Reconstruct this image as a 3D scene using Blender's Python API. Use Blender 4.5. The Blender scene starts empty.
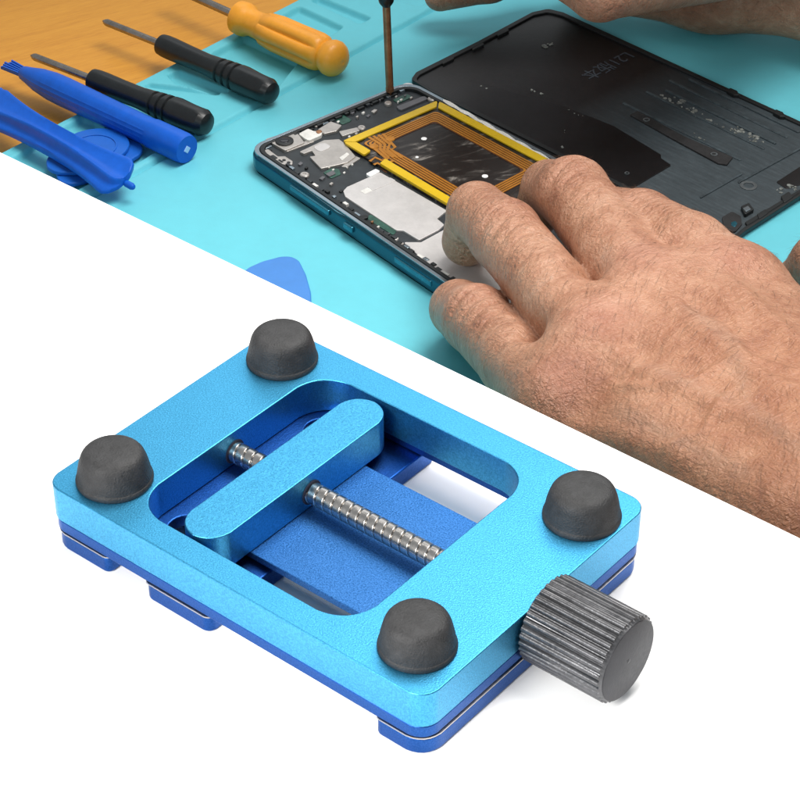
import bpy, bmesh, math, random
import numpy as np
from mathutils import Vector, Matrix
random.seed(4); rng = np.random.default_rng(4)
sc = bpy.context.scene
COL = sc.collection

# ------------------------------------------------------------------ camera
F, PITCH, D = 2200.0, 0.645, 10.0            # focal length in 800-px units, downward pitch, distance
cp, sp = math.cos(PITCH), math.sin(PITCH)
CAM = np.array([0, -D*cp, D*sp]); FW = np.array([0, cp, -sp]); RT = np.array([1.0, 0, 0]); UP = np.cross(RT, FW)
cd = bpy.data.cameras.new('camera'); cam = bpy.data.objects.new('camera', cd); COL.objects.link(cam)
cam.location = CAM; cam.rotation_euler = (math.pi/2-PITCH, 0, 0)
cd.sensor_width = 36; cd.lens = F/800*36; cd.clip_start = .1; cd.clip_end = 500
sc.camera = cam

Z0 = -.34                # top of the white stand
ZT = -2.30               # top of the wooden table
MT = .09                 # mat thickness
ZM = ZT + MT             # top of the mat's working area

def at(px, py, z):       # a point on the level z, read off the photograph
    d = FW + RT*(px-400)/F + UP*(400-py)/F
    return CAM + d*((z-CAM[2])/d[2])
def m2(px, py, h=0.0): return at(px, py, ZM+h)

# ------------------------------------------------------------------ materials
def mat(name, base=(.5,.5,.5), rough=.5, metal=0.0, spec=.5, **kw):
    m = bpy.data.materials.new(name); m.use_nodes = True
    b = m.node_tree.nodes['Principled BSDF']
    b.inputs['Base Color'].default_value = (*base, 1); b.inputs['Roughness'].default_value = rough
    b.inputs['Metallic'].default_value = metal; b.inputs['Specular IOR Level'].default_value = spec
    for k, v in kw.items(): b.inputs[k.replace('_', ' ')].default_value = v
    return m
class N:
    def __init__(s, m): s.t = m.node_tree; s.b = s.t.nodes['Principled BSDF']
    def n(s, typ, ins=None, **kw):
        x = s.t.nodes.new(typ)
        for k, v in kw.items(): setattr(x, k, v)
        for k, v in (ins or {}).items():
            if isinstance(v, bpy.types.NodeSocket): s.t.links.new(v, x.inputs[k])
            else: x.inputs[k].default_value = v
        return x
    def set(s, k, sock): s.t.links.new(sock, s.b.inputs[k])
    def coord(s, rot=(0,0,0), scale=(1,1,1)):
        c = s.n('ShaderNodeTexCoord'); mp = s.n('ShaderNodeMapping', {'Vector': c.outputs['Object'], 'Rotation': rot})
        return s.n('ShaderNodeMapping', {'Vector': mp.outputs[0], 'Scale': scale}).outputs[0]
    def noise(s, vec, scale, detail=3.0, rough=.5, dist=0.0):
        return s.n('ShaderNodeTexNoise', {'Vector': vec, 'Scale': scale, 'Detail': detail, 'Roughness': rough, 'Distortion': dist}).outputs['Fac']
    def ramp(s, fac, stops):
        r = s.n('ShaderNodeValToRGB', {'Fac': fac}); e = r.color_ramp.elements
        while len(e) < len(stops): e.new(.5)
        for el, (p, c) in zip(e, stops):
            el.position = p; el.color = (*c, 1) if len(c) == 3 else c
        return r.outputs['Color']
    def math(s, op, a, b=0.0, c=0.0, clamp=False):
        return s.n('ShaderNodeMath', {0: a, 1: b, 2: c}, operation=op, use_clamp=clamp).outputs[0]
    def mix(s, fac, a, b, blend='MIX'):
        x = s.n('ShaderNodeMix', data_type='RGBA', blend_type=blend)
        for k, v in ((0, fac), (6, a), (7, b)):
            if isinstance(v, bpy.types.NodeSocket): s.t.links.new(v, x.inputs[k])
            else: x.inputs[k].default_value = v if k == 0 else ((*v, 1) if len(v) == 3 else v)
        return x.outputs[2]
    def bump(s, h, strength, dist, normal=None):
        i = {'Height': h, 'Strength': strength, 'Distance': dist}
        if normal is not None: i['Normal'] = normal
        return s.n('ShaderNodeBump', i).outputs[0]

def varied(name, base, rough, metal=0.0, amt=.12, scale=9.0, bump=.0, bscale=120.0, rvar=.1, bdist=.004, spec=.5, **kw):
    """a plain surface with slight real wear: colour and gloss mottling plus a fine grain"""
    m = mat(name, base, rough, metal, spec, **kw); g = N(m); v = g.coord()
    n1 = g.noise(v, scale, 5, .6); n2 = g.noise(v, scale*6, 3, .6)
    f = g.math('MULTIPLY_ADD', n1, .7, g.math('MULTIPLY', n2, .3))
    lo = tuple(c*(1-amt*2) for c in base); hi = tuple(min(1, c*(1+amt*2)) for c in base)
    g.set('Base Color', g.ramp(f, [(.25, lo), (.75, hi)]))
    g.set('Roughness', g.math('MULTIPLY_ADD', g.math('SUBTRACT', n2, .5), rvar*2, rough, clamp=True))
    if bump: g.set('Normal', g.bump(g.noise(v, bscale, 2, .5), bump, bdist))
    return m

def anodised(name, base, rough, grain, amt):
    m = mat(name, base, rough, 1.0); g = N(m); v = g.coord()
    n = g.noise(v, 135, 2, .7); n2 = g.noise(v, 9, 4, .6)
    lo = tuple(c*(1-amt) for c in base); hi = tuple(min(1, c*(1+amt*.8)+amt*.06) for c in base)
    g.set('Base Color', g.ramp(g.math('MULTIPLY_ADD', n, .9, g.math('MULTIPLY', n2, .1)), [(.36, lo), (.64, hi)]))
    g.set('Normal', g.bump(n, grain, .004))
    return m

M = {}
M['white'] = varied('white_board', (.94,.94,.94), .6, amt=.004, bump=.02, bscale=60)
M['cyan'] = anodised('cyan_anodised', (.054,.325,.56), .41, .30, .20)
M['blue'] = anodised('blue_anodised', (.018,.088,.32), .42, .3, .14)
M['blue_plate'] = anodised('blue_worn', (.028,.135,.37), .5, .4, .32)
M['steel'] = varied('steel', (.46,.44,.42), .24, 1.0, amt=.1, rvar=.1)
M['dull_steel'] = varied('dull_steel', (.45,.42,.40), .35, 1.0, amt=.1)
M['rubber'] = varied('rubber', (.019,.019,.020), .64, amt=.35, scale=22, bump=.7, bscale=120, bdist=.005)
M['knob'] = varied('knob_black', (.105,.105,.11), .36, .8, amt=.2, bump=.25, bscale=60, rvar=.12)
M['knob_face'] = varied('knob_face', (.05,.05,.056), .5, .7, amt=.1, bump=.1, bscale=90)
M['hole'] = mat('recess_shade', (.004,.006,.02), .7)
M['matcyan'] = varied('mat_turquoise', (.128,.53,.62), .55, amt=.03, scale=2.5, bump=.12, bscale=90, spec=.35)
M['blackplastic'] = varied('black_plastic', (.006,.008,.009), .34, amt=.25, bump=.12, bscale=50, spec=.5)
M['orange'] = varied('orange_plastic', (.90,.37,.026), .36, amt=.05, bump=.08, bscale=40)
M['blueplastic'] = varied('blue_plastic', (.004,.100,.54), .36, spec=.3, amt=.08, bump=.1, bscale=60)
M['bluepick'] = varied('blue_pick', (.010,.115,.50), .42, spec=.3, amt=.06, bump=.08, bscale=60)
M['palepick'] = varied('pale_blue_pick', (.045,.205,.57), .4, amt=.04)
M['palecap'] = mat('pale_cap', (.35,.55,.85), .35)
M['shaft'] = varied('tool_steel', (.33,.30,.27), .3, 1.0, amt=.2)
M['copper'] = varied('tip_copper', (.35,.17,.09), .4, .8, amt=.25)
M['teal'] = varied('teal_metal', (.014,.095,.14), .26, .8, amt=.04, scale=3, rvar=.03, spec=.6)
M['teal_button'] = varied('teal_button', (.04,.19,.26), .25, .8, amt=.1)
M['rim'] = varied('rim_metal', (.36,.43,.48), .25, .9, amt=.05, scale=3, rvar=.04)
M['midframe'] = varied('midframe', (.018,.023,.027), .5, amt=.3, bump=.3, bscale=45)
M['trim'] = varied('black_trim', (.006,.008,.009), .5, amt=.2)
M['shield'] = varied('shield_metal', (.50,.47,.44), .38, .7, amt=.1, bump=.15, bscale=18, rvar=.15)
M['plate'] = varied('battery_foil', (.58,.56,.55), .4, .35, amt=.07, bump=.2, bscale=7, bdist=.01)
M['foam'] = varied('pale_strip', (.62,.61,.58), .7, amt=.15, bump=.5, bscale=40)
M['pcb'] = varied('green_board', (.02,.075,.055), .4, amt=.4, scale=30)
M['chip'] = varied('grey_chip', (.10,.10,.11), .4, amt=.15)
M['yellow'] = varied('yellow_tape', (.60,.395,.008), .36, amt=.05)
M['trace'] = varied('copper_trace', (.46,.185,.020), .32, .35, amt=.12)
M['coil_base'] = varied('coil_base', (.085,.030,.010), .35, amt=.2)
M['whitedot'] = mat('white_dot', (.8,.8,.8), .5)
M['lens'] = mat('lens_glass', (.01,.01,.014), .08)
M['coverpanel'] = varied('cover_panel', (.003,.003,.004), .34, amt=.35, bump=.1, bscale=20)
M['coverstrip'] = varied('cover_strip', (.010,.010,.011), .75, amt=.5, bump=.4, bscale=40)
M['residue'] = varied('glue_residue', (.16,.17,.16), .3, amt=.45, scale=30, bump=.6, bscale=30)
M['ink'] = mat('grey_ink', (.030,.037,.047), .5)
M['hair'] = mat('hair', (.11,.06,.033), .5)

# black centre of the coil, with the grey scuff marks it really carries
m = mat('coil_sheet', (.010,.007,.006), .3); g = N(m); v = g.coord(rot=(0,0,math.radians(-25)), scale=(1,3.2,1))
n = g.noise(v, 4.2, 6, .62, .6); g.set('Base Color', g.ramp(n, [(.52,(.010,.007,.006)),(.60,(.035,.03,.027)),(.72,(.22,.20,.18))]))
M['coil_sheet'] = m

# inside of the back cover: smooth black towards one end, blue-grey moulded plastic with streaks towards the other
m = mat('cover_plastic', (.02,.028,.034), .42); g = N(m); tc = g.n('ShaderNodeTexCoord')
sx = g.n('ShaderNodeSeparateXYZ', {0: tc.outputs['Object']}).outputs
v = g.coord(scale=(1,9,1)); n = g.noise(v, 5, 5, .6)
n2 = g.noise(g.coord(), 26, 4, .7); k = g.math('SMOOTH_MIN', g.math('MULTIPLY', g.math('ADD', sx[0], -1.15), 1.6), 1.0, .2)
k = g.math('MAXIMUM', k, 0.0)
c1 = g.ramp(n2, [(.3,(.003,.003,.004)),(.62,(.006,.006,.007)),(.8,(.016,.016,.018))])
c2 = g.ramp(g.math('MULTIPLY_ADD', n, .7, g.math('MULTIPLY', n2, .3)), [(.28,(.019,.027,.032)),(.55,(.035,.048,.056)),(.78,(.062,.080,.090))])
g.set('Base Color', g.mix(k, c1, c2)); g.set('Roughness', g.math('MULTIPLY_ADD', k, .18, .36)); g.set('Normal', g.bump(n2, .12, .006))
M['cover'] = m

# wood
m = mat('wood', (.6,.3,.08), .42); g = N(m); v = g.coord(rot=(0,0,math.radians(-31)), scale=(1,14,1))
a = g.noise(v, 1.1, 6, .62, .3); b_ = g.noise(v, 5.0, 5, .7, .2); v2 = g.coord(rot=(0,0,math.radians(-31)), scale=(3,60,1)); c_ = g.noise(v2, 3.0, 3, .6)
f = g.math('MULTIPLY_ADD', a, .35, g.math('MULTIPLY_ADD', b_, .27, g.math('MULTIPLY', c_, .38)))
g.set('Base Color', g.ramp(f, [(.30,(.45,.16,.011)),(.45,(.64,.27,.021)),(.58,(.71,.32,.030)),(.74,(.77,.39,.048))]))
g.set('Roughness', g.math('MULTIPLY_ADD', b_, .25, .3)); g.set('Normal', g.bump(c_, .15, .006)); M['wood'] = m

# skin
def skin(name, tone=1.0):  # the factor scales the skin's own colours evenly
    m = mat(name, (.55,.3,.18), .46, spec=.55); g = N(m); v = g.coord()
    big = g.noise(v, 2.2, 4, .6); mid = g.noise(v, 9, 5, .65, .4); fine = g.noise(v, 34, 4, .7)
    f = g.math('MULTIPLY_ADD', big, .45, g.math('MULTIPLY_ADD', mid, .35, g.math('MULTIPLY', fine, .2)))
    base = g.ramp(f, [(.31,(.28*tone,.105*tone,.058*tone)),(.44,(.48*tone,.220*tone,.125*tone)),(.56,(.63*tone,.335*tone,.21*tone)),(.71,(.80*tone,.51*tone,.37*tone))])
    kn = g.n('ShaderNodeAttribute', attribute_name='knuckle').outputs['Fac']
    base = g.mix(g.math('MULTIPLY', kn, .42, clamp=True), base, (.58*tone,.25*tone,.185*tone))
    ve = g.n('ShaderNodeAttribute', attribute_name='vein').outputs['Fac']
    base = g.mix(g.math('MULTIPLY', ve, .30, clamp=True), base, (.40*tone,.30*tone,.24*tone))
    tan_shade = g.n('ShaderNodeAttribute', attribute_name='tan').outputs['Fac']
    base = g.mix(g.math('MULTIPLY', tan_shade, g.math('MULTIPLY_ADD', mid, .9, .35), clamp=True), base, (.80,.69,.58), 'MULTIPLY')  # suntan towards the wrist, plus the hollow's shade put into the colour
    spot = g.math('MULTIPLY', g.math('SUBTRACT', g.noise(v, 5.5, 2, .5), .68, clamp=True), 7.0, clamp=True)
    base = g.mix(g.math('MULTIPLY', spot, .55), base, (.22*tone,.085*tone,.045*tone))
    # creases: lines across each finger, and a fine criss-cross of wrinkles on the back
    ws = g.n('ShaderNodeAttribute', attribute_name='along').outputs['Fac']
    wk = g.n('ShaderNodeAttribute', attribute_name='crease').outputs['Fac']
    ph = g.math('MULTIPLY_ADD', ws, 1.0, g.math('MULTIPLY', g.math('SUBTRACT', g.noise(v, 8, 3, .6), .5), .22))
    wv = g.math('SINE', g.math('MULTIPLY', ph, 95.0))
    wv = g.math('POWER', g.math('MULTIPLY_ADD', wv, .5, .5), .6)
    wv = g.math('MULTIPLY', wv, wk)
    r1 = g.coord(rot=(0,0,math.radians(-19)), scale=(1,3.0,1.6)); r2 = g.coord(rot=(0,0,math.radians(52)), scale=(1,2.6,1.4))
    def lines(vec, s_):
        n = g.noise(vec, s_, 3, .55, .5)
        return g.math('MULTIPLY', g.math('ABSOLUTE', g.math('SUBTRACT', n, .5)), 5.0, clamp=True)
    cr = g.math('ADD', g.math('MULTIPLY', lines(r1, 8.0), .55), g.math('MULTIPLY', lines(r2, 7.0), .45))
    crf = g.math('ADD', g.math('MULTIPLY', lines(r1, 19.0), .5), g.math('MULTIPLY', lines(r2, 17.0), .5))
    base = g.mix(g.math('MULTIPLY', g.math('SUBTRACT', 1.0, crf), .22, clamp=True), base, (.33*tone,.14*tone,.075*tone))
    base = g.mix(g.math('MULTIPLY', g.math('SUBTRACT', wk, wv), .25, clamp=True), base, (.36*tone,.13*tone,.08*tone))
    g.set('Base Color', base)
    h = g.math('ADD', g.math('MULTIPLY', cr, .55), g.math('MULTIPLY_ADD', wv, .8, g.math('MULTIPLY', crf, .45)))
    h = g.math('ADD', h, g.math('MULTIPLY', fine, .25))
    g.set('Normal', g.bump(h, .7, .021)); g.set('Roughness', g.math('MULTIPLY_ADD', fine, .3, .29))
    g.b.inputs['Subsurface Weight'].default_value = .08; g.b.inputs['Subsurface Radius'].default_value = (.05,.02,.01)
    g.b.inputs['Subsurface Scale'].default_value = .6
    return m
M['skin'] = skin('skin_tanned', .78)

# ------------------------------------------------------------------ object helpers
def tag(o, label=None, cat=None, group=None, kind=None):
    if label: o['label'] = label
    if cat: o['category'] = cat
    if group: o['group'] = group
    if kind: o['kind'] = kind
    return o
def empty(name, loc, label, cat, group=None, rz=0.0):
    o = bpy.data.objects.new(name, None); COL.objects.link(o); o.empty_display_size = .1
    o.location = loc; o.rotation_euler = (0, 0, rz); o['world'] = 0; del o['world']
    return tag(o, label, cat, group)
def basis(o):
    m_ = Matrix.Identity(4)
    while o is not None: m_ = o.matrix_basis @ m_; o = o.parent
    return m_
def link(name, me, material, parent=None, local=False, angle=35):
    """me is in world coordinates unless local: bring it into its parent's frame"""
    if parent is not None and not local: me.transform(basis(parent).inverted())
    me.materials.clear(); me.materials.append(M[material] if isinstance(material, str) else material)
    me.polygons.foreach_set('use_smooth', [True]*len(me.polygons))
    if angle is not None and len(me.polygons): me.set_sharp_from_angle(angle=math.radians(angle))
    me.update()
    o = bpy.data.objects.new(name, me); COL.objects.link(o)
    if parent is not None: o.parent = parent
    return o
def rounded(pts, r, n=6):
    """round a closed polygon's corners; r is a number or one per corner"""
    P = [np.array(p[:2], float) for p in pts]; out = []
    k = len(P); rr = r if hasattr(r, '__len__') else [r]*k
    for i in range(k):
        a, b, c = P[i-1], P[i], P[(i+1) % k]
        if rr[i] <= 0: out.append(b); continue
        u = a-b; w = c-b; lu = np.linalg.norm(u); lw = np.linalg.norm(w); u = u/lu; w = w/lw
        ang = math.acos(max(-1, min(1, float(u@w)))); t = min(rr[i]/math.tan(ang/2), lu*.49, lw*.49)
        p0, p1 = b+u*t, b+w*t
        for j in range(n+1):
            s = j/n; out.append((1-s)**2*p0 + 2*s*(1-s)*(b*.75+(p0+p1)*.125) + s*s*p1)
    return out
def plate_mesh(loops, z0, z1, bevel=.0, res=2):
    cu = bpy.data.curves.new('outline', 'CURVE'); cu.dimensions = '2D'; cu.fill_mode = 'BOTH'
    cu.extrude = max((z1-z0)/2-bevel, .0001); cu.bevel_depth = bevel; cu.bevel_resolution = res; cu.offset = -bevel
    for lp in loops:
        s = cu.splines.new('POLY'); s.points.add(len(lp)-1)
        for q, p in zip(s.points, lp): q.co = (p[0], p[1], 0, 1)
        s.use_cyclic_u = True
    t = bpy.data.objects.new('outline', cu); COL.objects.link(t)
    dg = bpy.context.evaluated_depsgraph_get(); dg.update()
    me = bpy.data.meshes.new_from_object(t.evaluated_get(dg))
    bpy.data.objects.remove(t); bpy.data.curves.remove(cu)
    bm = bmesh.new(); bm.from_mesh(me); bmesh.ops.remove_doubles(bm, verts=bm.verts, dist=1e-5)
    bmesh.ops.translate(bm, verts=bm.verts, vec=(0, 0, (z0+z1)/2)); bmesh.ops.recalc_face_normals(bm, faces=bm.faces)
    bm.to_mesh(me); bm.free(); return me
def plate(name, loops, z0, z1, material, parent=None, bevel=.0, local=False, res=2):
    o = link(name, plate_mesh(loops, z0, z1, bevel, res), material, parent, local)
    if bevel: w_ = o.modifiers.new('normals', 'WEIGHTED_NORMAL'); w_.keep_sharp = True; w_.weight = 80
    return o
def px_plate(name, pts, h0, h1, material, parent, r=.02, bevel=.004, holes=()):
    """a flat piece lying over the mat between heights h0 and h1"""
    f = lambda q: [m2(x, y, h1) for x, y in q]
    return plate(name, [rounded(f(pts), r)]+[rounded(f(q), r) for q in holes], ZM+h0, ZM+h1, material, parent, bevel)
def grid_mesh(name, rows, closed_u=True, cap0=True, cap1=True):
    """rows: list of equal-length rings of points"""
    n = len(rows[0]); V = [tuple(p) for r in rows for p in r]; Fc = []
    for i in range(len(rows)-1):
        for j in range(n if closed_u else n-1):
            a, b = i*n+j, i*n+(j+1) % n
            Fc.append((a, b, b+n, a+n))
    if cap0: Fc.append(tuple(range(n))[::-1])
    if cap1: Fc.append(tuple((len(rows)-1)*n+j for j in range(n)))
    me = bpy.data.meshes.new(name); me.from_pydata(V, [], Fc)
    bm = bmesh.new(); bm.from_mesh(me); bmesh.ops.recalc_face_normals(bm, faces=bm.faces); bm.to_mesh(me); bm.free()
    return me
def frame_of(d):
    d = np.array(d, float); d /= np.linalg.norm(d); h = np.array([0,0,1.]) if abs(d[2]) < .9 else np.array([1.,0,0])
    s = np.cross(d, h); s /= np.linalg.norm(s); return d, s, np.cross(s, d)
def lathe(name, p0, p1, prof, material, parent, n=32, shape=None, local=False, angle=35):
    """prof: (t along p0-p1 in 0..1, radius); shape(theta, t) scales the radius"""
    p0 = np.array(p0, float); p1 = np.array(p1, float); L = np.linalg.norm(p1-p0); d, s, u = frame_of(p1-p0)
    rows = []
    for t, r in prof:
        ring = []
        for j in range(n):
            th = 2*math.pi*j/n; k = r*(shape(th, t) if shape else 1)
            ring.append(p0+d*L*t+(s*math.cos(th)+u*math.sin(th))*k)
        rows.append(ring)
    return link(name, grid_mesh(name, rows), material, parent, local, angle)
def smooth_prof(pts, n=6):
    """rounded interpolation of a profile"""
    P = [np.array(p, float) for p in pts]; P = [2*P[0]-P[1]]+P+[2*P[-1]-P[-2]]; out = []
    for k in range(1, len(P)-2):
        a, b, c, d = P[k-1:k+3]
        for i in range(n):
            t = i/n; q = .5*((2*b)+(c-a)*t+(2*a-5*b+4*c-d)*t*t+(3*b-a-3*c+d)*t**3); out.append((float(q[0]), max(.002, float(q[1]))))
    return out+[pts[-1]]

# ------------------------------------------------------------------ setting
# white display stand: a raised white top whose far edge hides the front of the workbench
e0, e1_ = at(0, 152, Z0), at(800, 538, Z0); ed = (e1_-e0)[:2]; ed /= np.linalg.norm(ed)
back = np.array([-ed[1], ed[0]])
A = e0[:2]-ed*5.0; B = e1_[:2]+ed*.22
slab = rounded([A, B, B+np.array([.15,-6.0]), A+np.array([-1.0,-6.0])], [.0,.02,.02,.0])
o = plate('platform', [slab], Z0-.10, Z0, 'white', None, .004); tag(o, kind='structure')
q = -back*.9
o2 = plate('platform_base', [[A+q, B+q-ed*.6, B+np.array([-.4,-5.6]), A+np.array([-.9,-5.6])]], ZT, Z0-.103, 'white', o); o2['kind'] = 'structure'
# wooden table
o = plate('tabletop', [[(-14,-10),(14,-10),(14,30),(-14,30)]], ZT-.4, ZT, 'wood'); tag(o, kind='structure')

# ------------------------------------------------------------------ repair mat (height field with pockets and grooves)
mo = at(134, 84, ZM)[:2]; mu = at(280, 8.8, ZM)[:2]-mo; mu /= np.linalg.norm(mu); mv = np.array([mu[1], -mu[0]])
def uv(px, py):
    d = at(px, py, ZM)[:2]-mo; return np.array([d@mu, d@mv])
us = np.concatenate([np.linspace(-5, -2.2, 6), np.arange(-2.18, 3.6, .009), np.linspace(3.65, 7, 6)])
gv = (uv(274, 99)[1]+uv(420, 16)[1]+uv(129, 175)[1])/3
vs = np.concatenate([[0.0, .004, .01, .018], np.arange(.03, gv+.12, .009), np.linspace(gv+.2, 7.5, 14)])
U, V = np.meshgrid(us, vs, indexing='ij')
def poly_sd(P, U, V):
    P = np.array(P); d = np.full(U.shape, 1e9); ins = np.zeros(U.shape, bool)
    for i in range(len(P)):
        a, b = P[i-1], P[i]; e = b-a; w0, w1 = U-a[0], V-a[1]
        t = np.clip((w0*e[0]+w1*e[1])/(e@e), 0, 1); d = np.minimum(d, np.hypot(w0-e[0]*t, w1-e[1]*t))
        c = ((a[1] > V) != (b[1] > V)) & (U < (b[0]-a[0])*(V-a[1])/(b[1]-a[1]+1e-12)+a[0]); ins ^= c
    return np.where(ins, -d, d)
def sstep(a, b, x):
    t = np.clip((x-a)/(b-a), 0, 1); return t*t*(3-2*t)
Zh = np.zeros(U.shape)
pockets = [
    ([(203,59),(244,36.5),(300,62),(272,95),(246,93)], .034),                       # tray under the two drivers
    ([(166,76),(178,71),(230,91),(228,95),(176,86)], .028),
    ([(142,88),(148,84),(222,92),(219,97)], .026),
    ([(98,104),(112,97),(136,97),(176,128),(168,146),(128,170),(112,150)], .030),
    ([(10,160),(82,117),(95,120),(112,136),(124,160),(92,184),(60,200),(40,182)], .030),
    ([(281,17),(299,7),(344,28),(330,38)], .030),
    ([(310,2),(318,-3),(372,19),(360,26)], .030),
    ([(335,-14),(400,-50),(470,-20),(420,8)], .030),
]
for P, dep in pockets:
    sd = poly_sd(rounded([uv(*p) for p in P], .035, 5), U, V)
    Zh -= dep*1.7*(1-sstep(-.028, .006, sd))
Zh -= .034*np.exp(-((V-gv)/.019)**2)                                               # long groove
Zh += .012*(1-sstep(gv-.02, gv+.03, V))                                             # tool zone stands a little higher
edge = np.sqrt(np.clip(1-(1-np.clip(V/.03, 0, 1))**2, 0, 1)); Zr = (Zh+MT)*edge
X = mo[0]+mu[0]*U+mv[0]*V; Y = mo[1]+mu[1]*U+mv[1]*V
nu, nv = U.shape; idx = np.arange(nu*nv).reshape(nu, nv)
Fq = np.stack([idx[:-1,:-1], idx[:-1,1:], idx[1:,1:], idx[1:,:-1]], -1).reshape(-1, 4)[:, ::-1]
Vw = np.stack([X, Y, ZT+.002+Zr], -1).reshape(-1, 3)
me = bpy.data.meshes.new('repair_mat'); me.from_pydata(Vw.tolist(), [], Fq.tolist())
bm = bmesh.new(); bm.from_mesh(me); bmesh.ops.recalc_face_normals(bm, faces=bm.faces)
if sum(f.normal.z for f in bm.faces) < 0: bmesh.ops.reverse_faces(bm, faces=bm.faces)
bm.to_mesh(me); bm.free()
o = link('repair_mat', me, 'matcyan', None, angle=60)
tag(o, 'turquoise silicone work mat with moulded tool pockets lying on the wooden table', 'work mat')

# ------------------------------------------------------------------ clamp (device) in its own frame
YAW = -.685
dev = empty('screen_clamp', (-.238, -.664, 0), 'bright blue metal screw clamp with four rubber feet standing on the white surface', 'clamp', rz=YAW)
HL, HW = 1.060, .768
rect = lambda a0, a1, b0, b1: [(a0,b0),(a1,b0),(a1,b1),(a0,b1)]
frame = plate('frame', [rounded(rect(-HL, HL, -HW, HW), .085, 8), rounded(rect(-.66, .563, -.634, .612), .17, 10)], -.178, 0, 'cyan', dev, .006, True, 2)
base = plate('base_plate', [rounded(rect(-HL+.004, HL-.004, -HW+.004, HW-.004), .085, 8), rounded(rect(-.36, .70, -.645, .645), .02, 3)]
             + [[(-.52+.085*math.cos(t*math.pi/12), s*.45+.085*math.sin(t*math.pi/12)) for t in range(24)] for s in (1, -1)],
             -.243, -.181, 'blue', dev, .008, True)
for a0, a1, r in ((-HL+.01, -.70, .09), (.80, HL-.002, .10)):
    rr = [.09, .03, .03, .09] if a0 < 0 else [.03, .10, .10, .03]
    plate('shim', [rounded(rect(a0-.004, a1+.004, -HW+.002, HW-.002), rr, 6)], -.2525, -.2455, 'dull_steel', dev, .0, True)
    plate('jaw_block', [rounded(rect(a0, a1, -HW+.006, HW-.006), rr, 6)], -.339, -.255, 'blue', dev, .012, True)
for q0, q1 in ((-HW, -.63), (.66, HW)): plate('shim', [rounded(rect(-.482, -.098, q0, q1), .03 if q0 < 0 else .03, 4)], -.2535, -.2465, 'dull_steel', dev, .0, True)
plate('jaw_block', [rounded(rect(-.48, -.10, -HW+.004, HW-.004), .04, 5)], -.339, -.2475, 'blue', dev, .010, True)
plate('slide_plate', [rounded(rect(-.345, .78, -.385, .385), .01, 2)], -.228, -.192, 'blue_plate', dev, .004, True)
plate('slide_bar', [rounded(rect(-.436, -.204, -.612, .588), .1155, 12)], -.188, -.004, 'cyan', dev, .005, True, 2)
# threaded rod
rows = []; na = 900; nt = 40
for i in range(na+1):
    a = -.675+(1.075+.675)*i/na; ring = []
    for j in range(nt):
        th = 2*math.pi*j/nt; ph = (a/.0475-th/(2*math.pi)) % 1.0
        r = .050-.013*math.exp(-((ph-.5)/.07)**4)
        ring.append((a, .012+r*math.cos(th), -.11+r*math.sin(th)))
    rows.append(ring)
link('screw_rod', grid_mesh('screw_rod', rows), 'steel', dev, True, 60)
for a in (-.2035, -.437, -.662):
    s = 1 if a > -.6 and a > -.3 else (-1 if a > -.6 else 1)
    lathe('hole_shade_ring', (a-.004*s, .012, -.11), (a+.006*s, .012, -.11), [(0,.060),(.7,.060),(1,.056)], 'hole', dev, 32, None, True)  # black rings painted in as the shade of the rod's holes
# knurled knob
rk = np.random.default_rng(9); NT = 34; dep = rk.uniform(.55, 1.0, NT)
def knurl(th, t):
    if t < .035 or t > .965: return 1.0
    x = th/(2*math.pi)*NT; i = int(x) % NT; f_ = x-int(x)
    return 1.0-.085*dep[i]*math.exp(-((f_-.5)/.20)**2) + .006
kn = lathe('knob', (1.060,.012,-.11), (1.475,.012,-.11), [(0,.165),(.03,.183),(.0351,.195),(.5,.195),(.9649,.195),(.97,.187),(1.0,.181)], 'knob', dev, NT*9, knurl, True, 50)
lathe('knob_face', (1.4745,.012,-.11), (1.478,.012,-.11), [(0,.179),(.6,.179),(1,.176)], 'knob_face', kn, 96, None, True)
lathe('centre_mark', (1.477,.012,-.11), (1.4815,.012,-.11), [(0,.010),(.5,.009),(1,.004)], 'knob', kn, 16, None, True)
# rubber feet: truncated domes
for a, b, R in ((-.832,-.560,.168), (-.858,.560,.167), (.880,.520,.168), (.842,-.545,.160)):
    prof = [(0,R),(.07,R*1.01),(.14,R*.99),(.17,R*.975),(.4,R*.935),(.62,R*.885),(.78,R*.835),(.88,R*.775),(.945,R*.69),(.98,R*.57),(1.0,R*.36),(1.008,R*.15),(1.01,.01)]
    lathe('rubber_foot', (a, b, .001), (a, b, .162), smooth_prof(prof, 3), 'rubber', dev, 48, None, True, 60)

# ------------------------------------------------------------------ phone, opened
PH = .165
def X2(p, m, q, n):
    x = (q[1]-n*q[0]-p[1]+m*p[0])/(m-n); return (x, p[1]+m*(x-p[0]))
NLp = X2((320,115), -.412, (291,180), .682); FLp = X2((320,115), -.412, (432,90), .525)
NL, FL = m2(*NLp, PH)[:2], m2(*FLp, PH)[:2]
dn = m2(442, 283, PH)[:2]-NL; dn /= np.linalg.norm(dn); df = m2(550, 152, PH)[:2]-FL; df /= np.linalg.norm(df)
PL = 3.35
NR, FR = NL+dn*PL, FL+df*(PL)
ctr = (NL+FL+NR+FR)/4
phone = empty('opened_phone', (*ctr, ZM), 'teal edged mobile phone with its back off, inner parts showing, lying on the mat', 'phone')
def inset(Q, d):
    Q = [np.array(q) for q in Q]; c = sum(Q)/len(Q); out = []
    for i in range(len(Q)):
        u = Q[i-1]-Q[i]; w = Q[(i+1) % len(Q)]-Q[i]; u = u/np.linalg.norm(u); w = w/np.linalg.norm(w)
        s = abs(u[0]*w[1]-u[1]*w[0]); out.append(Q[i]+(u+w)*d/s)
    return out
quad = [NL, NR, FR, FL]
CR = .15
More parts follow.
